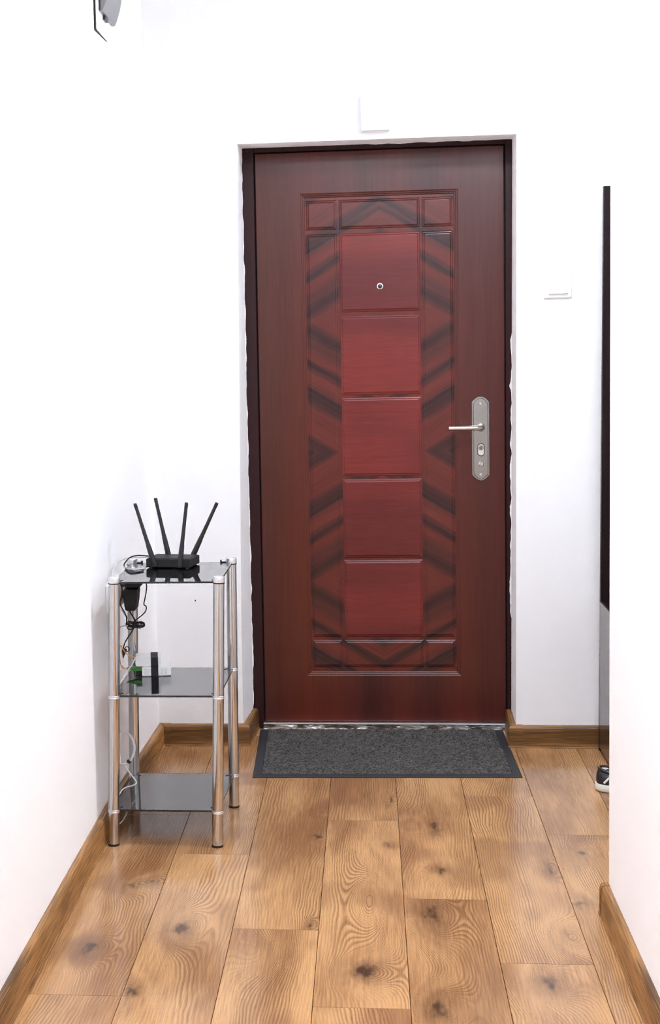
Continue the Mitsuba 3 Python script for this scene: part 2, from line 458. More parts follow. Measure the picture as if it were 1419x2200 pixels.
add("wall_rear", trimesh.creation.box(bounds=[[-0.95, REAR_Y - 0.1, -0.12], [REC_X + 0.1, REAR_Y, CEIL]]), "unseen_rear_dark", label="unseen wall closing the hallway behind the viewpoint, kept dark to dim reflections in the door", kind="structure")

# ragged plaster edge along the door frame
def ragged(edge, n, seed, amp=0.004, width=0.008):
    """a thin lip of filler lying on the frame along a line: edge = (p0, p1, inward)"""
    p0, p1, inw = (np.array(e, float) for e in edge)
    t = np.linspace(0, 1, n)
    a = meshkit.fbm(np.stack([t * np.linalg.norm(p1 - p0) * 26, t * 0, t * 0], 1), 4, seed)
    q = p0 + (p1 - p0) * t[:, None]
    inner = q + inw * (width + amp * 2.4 * (a - 0.5))[:, None]
    return Polygon(np.vstack([q, inner[::-1]]))


# skirting boards
SK = [(0, 0), (0.0225, 0), (0.0225, 0.004), (0.0200, 0.006), (0.0195, 0.058), (0.0185, 0.066), (0.0150, 0.0725), (0.0095, 0.0745), (0, 0.0745)]


def skirting(key, p0, p1, out, label=None, s0=0.0, s1=0.0, kind="structure"):
    m_, uv_ = moulding(SK, p0, p1, out, True, s0, s1)
    add(key, m_, "skirting_wood", uv=uv_, label=label, kind=kind if label else None)


skirting("baseboard_left", (left_x(0), 0.4), (left_x(4.0), 4.05), (1, 0), "oak baseboard along the left wall")
skirting("baseboard_left__board", (left_x(4.0), 4.05), (left_x(WALL_Y), WALL_Y), (1, 0), None, 0, 1.0)
skirting("baseboard_back", (left_x(WALL_Y), WALL_Y), (OX0, WALL_Y), (0, -1), "short oak baseboard on the end wall, left of the door", 1.0, -1.0)
skirting("baseboard_back__return", (OX0 + 0.0, WALL_Y), (-0.4180, 5.186), (1, 0), None, -1.0, 0)
skirting("baseboard_back_right", (OX1, WALL_Y), (REC_X, WALL_Y), (0, -1), "oak baseboard on the end wall, between door and cabinet", -1.0, 0)
skirting("baseboard_back_right__return", (OX1, WALL_Y), (0.4840, 5.186), (-1, 0), None, -1.0, 0)
skirting("baseboard_right", (RW_X, 0.4), (RW_X, RW_Y + 0.004), (-1, 0), "oak baseboard under the white wall at the right edge")


# little moulded corner and end pieces of the skirting
def clip_piece(key, p, d1, w=0.028, t=0.0016):
    """a sleeve over the profile, slightly proud, along d1 from p"""
    pr = [(a + t * (a > 0.001), h + t * (h > 0.001)) for a, h in SK]
    p, d1 = np.array(p, float), np.array(d1, float)
    return pr, p, p + d1 * w


def piece(key, p, d, out, w, s0=0.0, s1=0.0):
    pr, a, b = clip_piece(key, p, d, w)
    m_, uv_ = moulding(pr, a, b, out, True, s0, s1)
    add(key, m_, "skirting_wood", uv=uv_)


piece("baseboard_back__corner_piece", (left_x(WALL_Y), WALL_Y), (1, 0), (0, -1), 0.040, 1.0, 0)
piece("baseboard_back__corner_piece_001", (OX0 - 0.022, WALL_Y), (1, 0), (0, -1), 0.022, 0, -1.08)
piece("baseboard_back_right__corner_piece", (OX1 + 0.022, WALL_Y), (-1, 0), (0, -1), 0.024, 0, -1.08)
piece("baseboard_right__end_cap", (RW_X, RW_Y - 0.012), (0, 1), (-1, 0), 0.020)

# ------------------------------------------------------------------ entrance door (setting)
# frame
FR_Y = 5.188
jl = sbox(-0.432, 0.0, DX0 - 0.0035, OZ + 0.012)
jr = sbox(DX1 + 0.0035, 0.0, 0.502, OZ + 0.012)
jt = sbox(DX0 - 0.0035, DZ1 + 0.0035, DX1 + 0.0035, OZ + 0.012)
add("door_1__frame", prism_xz(jl, FR_Y, 5.31, 0.002), "frame_paint")
add("door_1__frame_001", prism_xz(jr, FR_Y, 5.31, 0.002), "frame_paint")
add("door_1__frame_002", prism_xz(jt, FR_Y, 5.31, 0.002), "frame_paint")
add("door_1__rebate", trimesh.creation.box(bounds=[[DX0 - 0.004, DOOR_Y + 0.02, 0.0], [DX1 + 0.004, DOOR_Y + 0.03, DZ1 + 0.005]]), "plastic_black_matte")
# filler lips on the frame (white plaster, uneven)
lipR = ragged(((0.4855, 0.085), (0.4975, OZ), (-1, 0)), 240, 3, 0.006, 0.0035)
lipL = ragged(((-0.4185, 0.085), (-0.4225, OZ), (1, 0)), 200, 8, 0.003, 0.0030)
lipT = ragged(((-0.4215, OZ + 0.002), (0.4970, OZ + 0.001), (0, -1)), 120, 12, 0.003, 0.002)
for i, l_ in enumerate((lipR, lipL, lipT)):
    l_ = l_.buffer(0)
    l_ = max(getattr(l_, "geoms", [l_]), key=lambda g: g.area)
    add(num("wall_back__filler"), prism_xz(l_, FR_Y - 0.0022, FR_Y + 0.004), "plaster_grey" if i == 2 else "paint_white")
for i, (sx, sz) in enumerate(((-0.402, 2.022), (0.484, 2.021))):
    add(num("door_1__frame_screw"), lathe([(0.004, 0), (0.004, 0.001), (0.0025, 0.002)], 14, (sx, FR_Y, sz), (0, -1, 0)), "plastic_black", 30)

PY = lambda y: at(817, y, DOOR_Y)[2]
PX = lambda x: at(x, 900, DOOR_Y)[0]
fx0, fx1, fz0, fz1 = PX(652.0), PX(988.5), PY(1452.5), PY(410.5)


def stepped(n, w, flat, t0=40, t1=12, seg=4):
    """n convex slopes, each bending from t0 to t1 degrees: (inset, height)"""
    out, a, h = [(0.0, 0.0)], 0.0, 0.0
    for k in range(n):
        for t in np.linspace(t0, t1, seg):
            a, h = a + w / seg, h + w / seg * math.tan(math.radians(t))
            out.append((a, h))
        if k < n - 1:
            a += flat
            out.append((a, h))
    return out


BORD = stepped(3, 0.0046, 0.0012)
PAN = stepped(2, 0.0052, 0.0012)
DEEP = BORD[-1][1]
rings = [(DX0, DX1, DZ0, DZ1, DOOR_Y + 0.02), (DX0, DX1, DZ0, DZ1, DOOR_Y + 0.0015), (DX0 + 0.0015, DX1 - 0.0015, DZ0 + 0.0015, DZ1 - 0.0015, DOOR_Y)]
for ins, hh in [(a, DEEP - h) for a, h in reversed(BORD)]:
    i_ = BORD[-1][0] - ins
    rings.append((fx0 + i_, fx1 - i_, fz0 + i_, fz1 - i_, DOOR_Y + hh))
add("door_1__leaf", rings_xz(rings), "veneer_rail")
fi = BORD[-1][0]
# the recessed field carries the chevron foil: thin sheet on the leaf's recess
add("door_1__field", rings_xz([(fx0 + fi, fx1 - fi, fz0 + fi, fz1 - fi, DOOR_Y + DEEP - 0.0004)]), "veneer_chevron")
cols = [(PX(664.5), PX(729.5)), (PX(734.5), PX(906.5)), (PX(910.5), PX(976.5))]
rows_c = [(499, 669.5), (676.5, 848), (853, 1023), (1028.5, 1199), (1203, 1369.5)]
cells = [(c, 426, 490.5, "veneer_chevron") for c in cols] + [(cols[1], a, b, "veneer_block") for a, b in rows_c]
cells += [(cols[0], 499, 1369.5, "veneer_chevron"), (cols[2], 499, 1369.5, "veneer_chevron")] + [(c, 1375, 1434.5, "veneer_chevron") for c in cols]
for (x0, x1), yt, yb, mt in cells:
    z0, z1 = PY(yb), PY(yt)
    rr = [(x0, x1, z0, z1, DOOR_Y + DEEP)] + [(x0 + a, x1 - a, z0 + a, z1 - a, DOOR_Y + DEEP - h) for a, h in PAN]
    add(num("door_1__panel"), rings_xz(rr), mt)

# spy hole
sp = at(817, 615, DOOR_Y)
sy = DOOR_Y + DEEP - PAN[-1][1]
add("door_1__spy_hole", lathe([(0.0118, 0), (0.0118, 0.003), (0.0105, 0.0052), (0.0078, 0.0056), (0.0068, 0.0035), (0.0066, 0.001)], 36, (sp[0], sy, sp[2]), (0, -1, 0)), "nickel_bright", 40, label="round metal spy hole")
add("door_1__spy_hole__lens", lathe([(0.0068, 0), (0.0066, 0.0022), (0.004, 0.0032), (0.001, 0.0036)], 28, (sp[0], sy, sp[2]), (0, -1, 0)), "plastic_black_gloss", 60)

# lock plate with lever
hx0, hx1, hz0, hz1 = at(1014.5, 940, DOOR_Y)[0], at(1052.5, 940, DOOR_Y)[0], at(1033, 1032.5, DOOR_Y)[2], at(1033, 851.5, DOOR_Y)[2]
hc, hw = (hx0 + hx1) / 2, (hx1 - hx0) / 2


def plate_outline(ins, lift=0.0):
    w, sh, ar = hw - ins, 0.020, 0.6
    top, bot = hz1 - ins, hz0 + ins
    t = np.linspace(-1, 1, 21)
    aw = w * 0.80
    up = [(hc + aw * a, top - 0.0125 * (a * a)) for a in t]
    dn = [(hc - aw * a, bot + 0.0125 * (a * a)) for a in t]
    pts = [(hc - w, top - sh)] + up + [(hc + w, top - sh), (hc + w, bot + sh)] + dn + [(hc - w, bot + sh)]
    return np.array(pts)


def plate(levels):
    """levels: (inset, y)"""
    pts = [np.c_[o[:, 0], np.full(len(o), y), o[:, 1]] for o, y in ((plate_outline(i), y) for i, y in levels)]
    return hull(np.vstack(pts))


add("door_1__lock_plate", plate([(0, DOOR_Y), (0, DOOR_Y - 0.003), (0.0015, DOOR_Y - 0.0045)]), "nickel", label="brushed nickel lock plate with arched ends")
add("door_1__lock_plate__raised_face", plate([(0.005, DOOR_Y - 0.004), (0.005, DOOR_Y - 0.0075), (0.0068, DOOR_Y - 0.0095)]), "nickel")
lz = at(1033, 917.5, DOOR_Y)[2]
LF = DOOR_Y - 0.0095
add("door_1__lock_plate__rose", lathe([(0.0145, 0), (0.0145, 0.004), (0.0125, 0.0058), (0.0095, 0.0062), (0.009, 0.02)], 32, (hc, LF, lz), (0, -1, 0)), "nickel", 35)
xt = at(966, 918, DOOR_Y - 0.055)[0]
add("door_1__lock_plate__lever", tube([(hc, LF - 0.002, lz), (hc, LF - 0.024, lz), (hc - 0.004, LF - 0.036, lz), (hc - 0.018, LF - 0.044, lz + 0.0005), (hc - 0.05, LF - 0.046, lz), (xt + 0.004, LF - 0.046, lz), (xt, LF - 0.046, lz)], [0.0085] * 6 + [0.0078], 18, 8), "nickel_bright", 50, label="straight polished door lever")
cz, kz = at(1033, 966, DOOR_Y)[2], at(1033, 995.5, DOOR_Y)[2]
oval = Polygon([(hc + 0.0125 * math.cos(a), cz + 0.0125 * math.sin(a) + (0.0095 if math.sin(a) > 0 else -0.0095)) for a in np.linspace(0, 2 * math.pi, 41)[:-1]])
add("door_1__lock_plate__cylinder_rim", prism_xz(oval, LF - 0.0006, LF + 0.003), "plastic_black")
add("door_1__lock_plate__cylinder_cover", prism_xz(oval.buffer(-0.0018), LF - 0.003, LF + 0.003, 0.001), "nickel_bright")
add("door_1__lock_plate__cylinder", lathe([(0.0085, 0), (0.0085, 0.0035), (0.0075, 0.0048), (0.003, 0.005)], 28, (hc, LF - 0.002, cz + 0.007), (0, -1, 0)), "nickel", 35)
add("door_1__lock_plate__keyhole", rbox(hc - 0.0012, hc + 0.0012, LF - 0.0082, LF - 0.003, cz + 0.0015, cz + 0.0125, 0.0004), "plastic_black")
add("door_1__lock_plate__thumb_turn", cat(lathe([(0.0095, 0), (0.0095, 0.003), (0.0075, 0.005)], 28, (hc, LF, kz), (0, -1, 0)), trimesh.Trimesh(*(lambda q: (q.vertices, q.faces))(rbox(hc - 0.003, hc + 0.003, LF - 0.017, LF - 0.003, kz - 0.0095, kz + 0.0095, 0.0022)), process=False).apply_transform(trimesh.transformations.rotation_matrix(math.radians(22), [0, 1, 0], [hc, 0, kz]))), "nickel_bright", 30)
for yy in (867, 1019.5):
    z_ = at(1033, yy, DOOR_Y)[2]
    add(num("door_1__lock_plate__screw"), lathe([(0.0058, 0), (0.0056, 0.0012), (0.004, 0.0024), (0.0012, 0.0022), (0.0010, 0.001)], 22, (hc, LF, z_), (0, -1, 0)), "nickel_bright", 30)
tag("door_1", "dark red panelled entrance door with a nickel lever lock", kind="structure")

# threshold: worn metal strip below the leaf
xs, zs = np.linspace(DX0 - 0.006, DX1 + 0.004, 220), np.linspace(0.0, 0.019, 9)
gx, gz = np.meshgrid(xs, zs)
cr = meshkit.fbm(np.stack([gx * 38, gz * 70, gx * 0 + 3], -1), 4, 5)
gy = 5.183 - 0.006 * np.clip(cr - 0.42, 0, 1)
v = np.stack([gx, gy, gz], -1).reshape(-1, 3)
n_, m_ = len(zs), len(xs)
f = [[i * m_ + j, i * m_ + j + 1, (i + 1) * m_ + j + 1] for i in range(n_ - 1) for j in range(m_ - 1)] + [[i * m_ + j, (i + 1) * m_ + j + 1, (i + 1) * m_ + j] for i in range(n_ - 1) for j in range(m_ - 1)]
add("door_1__threshold", cat(trimesh.Trimesh(v, f, process=False), trimesh.creation.box(bounds=[[xs[0], 5.1835, 0.0], [xs[-1], 5.23, 0.0185]])), "worn_metal", 60, label="scuffed silvery metal threshold")
add("door_1__threshold__edge_strip", rbox(xs[0], xs[-1], 5.178, 5.20, 0.0185, 0.0225, 0.001), "chrome_satin")

# ------------------------------------------------------------------ doormat
MC = np.array([floor_at(543, 1671.5), floor_at(1124, 1671.5), floor_at(1079, 1565), floor_at(560, 1568.5)])[:, :2]
MC[2:, 1] = np.minimum(MC[2:, 1], 5.176)


def mat_pt(u, w):
    return (MC[0] * (1 - u) * (1 - w) + MC[1] * u * (1 - w) + MC[2] * u * w + MC[3] * (1 - u) * w)


BU, BW = 0.033, 0.036
outer = [mat_pt(u, w) for u, w in ((0, 0), (1, 0), (1, 1), (0, 1))]
mid = [mat_pt(u, w) for u, w in ((0.012, 0.014), (0.988, 0.014), (0.988, 0.986), (0.012, 0.986))]
inner = [mat_pt(u, w) for u, w in ((BU, BW), (1 - BU, BW), (1 - BU, 1 - BW * 0.5), (BU, 1 - BW * 0.5))]
v = np.array([[*q, z] for ring, z in ((outer, 0.0004), (outer, 0.0022), (mid, 0.0048), (inner, 0.0056), (inner, 0.003)) for q in ring])
f = [[4 * k + j, 4 * k + (j + 1) % 4, 4 * k + 4 + (j + 1) % 4] for k in range(4) for j in range(4)] + [[4 * k + j, 4 * k + 4 + (j + 1) % 4, 4 * k + 4 + j] for k in range(4) for j in range(4)] + [[16, 17, 18], [16, 18, 19]]
add("doormat__border", (v, np.array(f)), "rubber_black", label="flat black rubber border")
nu, nw = 540, 370
uu, ww = np.meshgrid(np.linspace(BU, 1 - BU, nu), np.linspace(BW, 1 - BW * 0.5, nw))
pp = MC[0] * ((1 - uu) * (1 - ww))[..., None] + MC[1] * (uu * (1 - ww))[..., None] + MC[2] * (uu * ww)[..., None] + MC[3] * ((1 - uu) * ww)[..., None]
q3 = np.concatenate([pp, np.zeros_like(uu)[..., None]], -1)
warp = (meshkit.noise(q3 * 45, 2) - 0.5)[..., None] * 0.018
a_ = meshkit.noise((q3 + warp) * [185, 140, 1], 21)
b_ = meshkit.noise((q3 - warp) * [185, 140, 1], 37)
ridge = np.clip(1 - 5.0 * np.abs(a_ - b_), 0, 1) ** 0.7
hgt = 0.0040 + 0.0050 * ridge + 0.0012 * meshkit.noise(q3 * 320, 9)
hgt[[0, -1]] = hgt[:, [0, -1]] = 0.003
v = np.concatenate([pp, hgt[..., None]], -1).reshape(-1, 3)
ii = (np.arange(nw - 1)[:, None] * nu + np.arange(nu - 1)).ravel()
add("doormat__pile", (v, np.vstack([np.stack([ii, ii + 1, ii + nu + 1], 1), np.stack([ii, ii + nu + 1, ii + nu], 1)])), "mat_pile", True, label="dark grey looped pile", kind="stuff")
mat("mat_pile", type="principled", base_color=proc(lambda p, n, uv: mix((0.035, 0.033, 0.031), (0.135, 0.125, 0.115), smoothstep(0.0045, 0.0098, p.z) * (0.55 + 0.45 * noise(p.x * 60, p.y * 60, 3.0)))), roughness=0.75, specular=0.3)  # shade between the loops put into the colour: hollows darker, tops paler
tag("doormat", "black rubber-edged doormat with dark grey looped pile in front of the door", "doormat")

# ------------------------------------------------------------------ wall fittings
# door chime above the door
c0, c1 = at(774.5, 200, WALL_Y - 0.045), at(838, 277.5, WALL_Y - 0.045)
zz = np.linspace(c1[2], c0[2], 15)
tt = np.linspace(0, 1, 15)
bow = 0.040 + 0.010 * np.sin(math.pi * tt)
v = []
for z_, b_, t_ in zip(zz, bow, tt):
    w0, w1 = c0[0] - 0.003 * t_ ** 2 * 0 + 0.003 * (1 - t_) ** 2, c1[0] + 0.0
    for (x_, y_) in ((w0, WALL_Y - 0.0005), (w0, WALL_Y - b_ + 0.007), (w0 + 0.002, WALL_Y - b_ + 0.003), (w0 + 0.008, WALL_Y - b_), (w1 - 0.008, WALL_Y - b_), (w1 - 0.002, WALL_Y - b_ + 0.003), (w1, WALL_Y - b_ + 0.007), (w1, WALL_Y - 0.0005)):
        v.append([x_, y_, z_])
v = np.array(v)
f = []
for i in range(14):
    for j in range(8):
        k = (j + 1) % 8
        f += [[i * 8 + j, i * 8 + k, i * 8 + 8 + k], [i * 8 + j, i * 8 + 8 + k, i * 8 + 8 + j]]
for o, s_ in ((0, 1), (14 * 8, -1)):
    for j in range(1, 7):
        f.append([o, o + j + 1, o + j][::s_])
chime = trimesh.Trimesh(v, f, process=True)
chime.fix_normals()
add("door_chime__cover", chime, "plastic_white", 40)
add("door_chime__base", rbox(c0[0] + 0.004, c1[0] - 0.004, WALL_Y - 0.012, WALL_Y - 0.0002, c1[2] - 0.003, c0[2] + 0.002, 0.001), "plastic_white")
tag("door_chime", "white plastic door chime box on the wall above the entrance door", "door chime")

# light switch right of the door
s0, s1 = at(1168, 590, WALL_Y), at(1229, 640, WALL_Y)
k0, k1 = at(1178.5, 590, WALL_Y), at(1220, 631, WALL_Y)
add("light_switch__plate", rbox(s0[0], s1[0], WALL_Y - 0.010, WALL_Y - 0.0003, s1[2], s0[2] + 0.008, 0.003), "plastic_white")
add("light_switch__rocker", hull([[x_, y_, z_] for x_ in (k0[0], k1[0]) for y_, z_ in ((WALL_Y - 0.008, k1[2]), (WALL_Y - 0.021, k1[2] + 0.001), (WALL_Y - 0.0125, k0[2] - 0.002), (WALL_Y - 0.008, k0[2]))]), "plastic_white")
ds = at(1199.5, 622, WALL_Y - 0.0195)
add("light_switch__indicator", lathe([(0.0028, 0), (0.0024, 0.0012), (0.001, 0.0016)], 16, (ds[0], WALL_Y - 0.0184, ds[2]), (0, -1, 0)), "cable_grey", 40)
tag("light_switch", "square white rocker light switch on the wall right of the door", "light switch")

# fuse box at the top of the left wall
fxw = left_x(4.2) + 0.0
add("fuse_box__frame", rbox(fxw - 0.002, fxw + 0.010, 4.211, 4.478, 2.2500, 2.560, 0.003), "plastic_white")
add("fuse_box__dark_outline", rbox(fxw - 0.002, fxw + 0.0055, 4.2070, 4.4765, 2.2470, 2.562, 0.001), "plastic_black_matte")  # black sheet behind the frame, showing as a dark line round it
zt = np.linspace(2.306, 2.522, 19)
prof = [(fxw + 0.010 + 0.034 * math.sin(math.pi * (0.06 + 0.88 * (z_ - 2.306) / 0.216)) ** 0.75, z_) for z_ in zt]
outl = Polygon([(fxw + 0.008, 2.306)] + prof + [(fxw + 0.008, 2.522)])
m = trimesh.creation.extrude_polygon(outl, 0.212, engine="earcut")
m.vertices = np.stack([m.vertices[:, 0], m.vertices[:, 2] + 4.238, m.vertices[:, 1]], 1)
m.invert()
add("fuse_box__cover", m, "plastic_grey", 40, label="bulging grey cover")
add("fuse_box__dark_strip", rbox(fxw + 0.0085, fxw + 0.0150, 4.2352, 4.2385, 2.308, 2.520, 0.0005), "plastic_black")  # thin black strip along the near edge of the cover
add("fuse_box__latch", rbox(fxw + 0.008, fxw + 0.018, 4.300, 4.345, 2.2945, 2.308, 0.001), "plastic_black")
tag("fuse_box", "white fuse box with a bulging grey cover, high on the left wall", "fuse box")

nl = at(420, 1290, WALL_Y)
add("wall_nail", lathe([(0.0022, 0), (0.0024, 0.002), (0.001, 0.003)], 12, (nl[0], WALL_Y, nl[2]), (0, -1, 0)), "plastic_black", 40, label="tiny dark nail in the end wall seen through the glass stand", category="nail")

# ------------------------------------------------------------------ dark hall cabinet at the right
CBX = 0.7500
add("hall_cabinet__end_panel", hull([[x_, y_, z_] for y_ in (4.922, 4.944) for x_, z_ in ((0.7475, 0.0), (1.105, 0.0), (0.7590, 1.837), (1.105, 1.837))]), "wenge")
add("hall_cabinet__back_panel", rbox(1.095, 1.112, 4.60, 4.921, 0.0, 1.837, 0.001), "wenge")
add("hall_cabinet__top_panel", rbox(0.7585, 1.094, 4.9215, 4.9445, 1.8372, 1.8400, 0.0005), "wenge")
add("hall_cabinet__body", rbox(0.7515, 1.094, 4.602, 4.921, 0.0, 0.4835, 0.001), "wenge")
add("hall_cabinet__worktop", rbox(0.7515, 1.094, 4.602, 4.921, 0.484, 0.5000, 0.001), "wenge")
add("hall_cabinet__door", rbox(CBX - 0.003, 0.7510, 4.602, 4.9215, 0.012, 0.5005, 0.001), "wenge_gloss", label="glossy dark brown door front")
add("hall_cabinet__door__handle", rbox(0.737, 0.7468, 4.625, 4.637, 0.36, 0.46, 0.002), "nickel")
tag("hall_cabinet", "tall dark brown hall cabinet half hidden behind the right wall", "cabinet")

# ------------------------------------------------------------------ sneaker
ax = np.array([0.955, -0.295, 0.0])
sd = np.array([0.295, 0.955, 0.0])
so = np.array([0.672, 4.498, 0.0]) - 0.0 * ax


def shoe_ring(t, z, grow=0.0):
    """half widths along the shoe's length t (0 heel .. 1 toe)"""
    return None


SHL = 0.285
tS = np.array([0.0, 0.015, 0.05, 0.12, 0.25, 0.42, 0.60, 0.75, 0.87, 0.95, 0.99, 1.0])
wS = np.array([0.000, 0.017, 0.028, 0.034, 0.034, 0.034, 0.042, 0.048, 0.044, 0.030, 0.013, 0.0])
tt = 0.5 - 0.5 * np.cos(np.linspace(0, math.pi, 34))
hw_ = np.interp(tt, tS, wS)


def shoe_outline(scale, off=0.0):
    t_ = tt * (1 - 2 * off / SHL) + off / SHL
    h_ = hw_ * scale
    a = [(t * SHL, h) for t, h in zip(t_, h_)]
    b = [(t * SHL, -h) for t, h in zip(t_[::-1][1:-1], h_[::-1][1:-1])]
    return np.array(a + b)


def shoe_mesh(levels, cap=True):
    vs, fs = [], []
    for (o, zf) in levels:
        for s_, w_ in o:
            vs.append(so + ax * s_ + sd * w_ + [0, 0, zf(s_ / SHL) if callable(zf) else zf])
    n = len(levels[0][0])
    for i in range(len(levels) - 1):
        for j in range(n):
            k = (j + 1) % n
            fs += [[i * n + j, i * n + k, i * n + n + k], [i * n + j, i * n + n + k, i * n + n + j]]
    for o, s_ in ((0, 1), ((len(levels) - 1) * n, -1)) if cap else ():
        c = len(vs)
        vs.append(np.mean([vs[o + q] for q in range(n)], axis=0))
        for j in range(n):
            fs.append([c, o + (j + 1) % n, o + j][::s_])
    m_ = trimesh.Trimesh(np.array(vs), fs, process=True)
    m_.fix_normals()
    return m_


add("sneaker__sole", shoe_mesh([(shoe_outline(0.94, 0.004), lambda t: 0.0 + 0.012 * max(0, t - 0.85) / 0.15), (shoe_outline(1.08, -0.003), 0.006), (shoe_outline(1.09, -0.003), 0.016), (shoe_outline(1.06, -0.001), 0.024), (shoe_outline(0.98, 0.002), 0.0245)]), "shoe_sole", 50, label="thick white rubber sole")
ht = lambda t: float(np.interp(t, [0, 0.08, 0.3, 0.45, 0.62, 0.82, 1.0], [0.066, 0.064, 0.050, 0.058, 0.062, 0.045, 0.030]))
lv = [(shoe_outline(1.00, 0.0015), 0.022)]
for q, sc, of in ((0.2, 1.03, 0.0005), (0.45, 1.02, 0.001), (0.7, 0.93, 0.003), (0.88, 0.80, 0.006), (1.0, 0.66, 0.010)):
    lv.append((shoe_outline(sc, of), (lambda q: (lambda t: 0.022 + (ht(t) - 0.022) * q))(q)))
add("sneaker__upper", shoe_mesh(lv), "plastic_black_gloss", 50)
op = [p_ for p_ in shoe_outline(0.72, 0.010) if p_[0] < 0.135]
vt = np.array([so + ax * s_ + sd * w_ + [0, 0, ht(s_ / SHL) + 0.0012] for s_, w_ in op])
add("sneaker__collar", tube(np.vstack([vt, vt[:1]]), 0.0052, 10, 3), "plastic_black_gloss", 50)
vi = np.array([so + ax * s_ + sd * w_ * 0.92 + [0, 0, ht(s_ / SHL) + 0.0010] for s_, w_ in op])
add("sneaker__insole", trimesh.Trimesh(np.vstack([vi, [vi.mean(0) - [0, 0, 0.0]]]), [[len(vi), j, (j + 1) % len(vi)] for j in range(len(vi))], process=False), "shoe_lining")
for k, (s_, w_) in enumerate(((0.030, -1), (0.055, -1), (0.085, -1))):
    hwid = float(np.interp(s_ / SHL, tS, wS))
    p0_ = so + ax * s_ + sd * (w_ * hwid * 1.045) + [0, 0, 0.030]
    p1_ = so + ax * (s_ + 0.014) + sd * (w_ * hwid * 0.93) + [0, 0, 0.046]
    add(num("sneaker__stripe"), tube([p0_, (p0_ + p1_) / 2 + sd * w_ * 0.0022, p1_], 0.0032, 8, 4), "shoe_sole", 50)
add("sneaker__tongue", tube([so + ax * 0.125 + [0, 0, 0.055], so + ax * 0.145 + [0, 0, 0.066], so + ax * 0.175 + [0, 0, 0.063]], [0.016, 0.018, 0.015], 12, 6), "shoe_lining", 60)
mat("shoe_sole", type="principled", base_color=rgb(srgb(222, 226, 214)), roughness=0.5, specular=0.4)
mat("shoe_lining", type="principled", base_color=rgb(srgb(190, 194, 190)), roughness=0.7, specular=0.3)
tag("sneaker", "black sneaker with a thick white sole on the floor beside the dark cabinet", "sneaker")

# ------------------------------------------------------------------ chrome and smoked glass stand
LEGS = []
for (bx, by), (tx_, ty_), Yl in (((245, 1815.5), (245.3, 1236), 3.935), ((468, 1819.5), (470.5, 1238), 3.935), ((503.5, 1733.5), (497.0, 1203), 4.285), ((290, 1736), (284.0, 1203), 4.280)):
    b_ = at(bx, by, Yl)
    t_ = at(tx_, ty_, Yl)
    LEGS.append((np.array([b_[0], Yl, 0.0]), np.array([t_[0], Yl, 0.7440])))
LEGS[0][0][0] = max(LEGS[0][0][0], -0.7125)


def on_leg(i, z):
    a, b = LEGS[i]
    return a + (b - a) * (z / 0.744)


SHELF_Z = (0.0985, 0.4165, 0.7285)
LR = 0.0152
for i in range(4):
    ky = num("glass_stand__leg")
    add(ky, tube([on_leg(i, 0.006), on_leg(i, 0.7255)], LR, 32, 0), "chrome", 40)
    d_ = LEGS[i][1] - LEGS[i][0]
    add(ky + "__foot", lathe([(LR * 1.0, 0), (LR * 1.03, 0.001), (LR * 1.03, 0.006), (LR * 0.9, 0.0068)], 28, on_leg(i, 0.0), (0, 0, 1)), "plastic_black", 40, label="black foot cap")
    add(ky + "__cap", lathe([(LR * 1.03, 0.0), (LR * 1.05, 0.0012), (LR * 1.05, 0.013), (LR * 0.95, 0.0155), (LR * 0.5, 0.0168)], 32, on_leg(i, 0.7285), d_), "chrome_satin", 40, label="bright top cap")
    add(ky + "__seal", lathe([(LR * 1.0, 0), (LR * 1.06, 0.0003), (LR * 1.06, 0.0026), (LR * 1.0, 0.0029)], 32, on_leg(i, 0.7255), d_), "plastic_black", 40)
    for z_ in SHELF_Z[:2]:
        add(num(ky + "__collar"), lathe([(LR * 1.0, 0), (LR * 1.07, 0.001), (LR * 1.07, 0.0035), (LR * 1.02, 0.0045), (LR * 1.07, 0.0055), (LR * 1.07, 0.008), (LR * 1.0, 0.009)], 32, on_leg(i, z_ - 0.006), d_), "chrome_satin", 40)
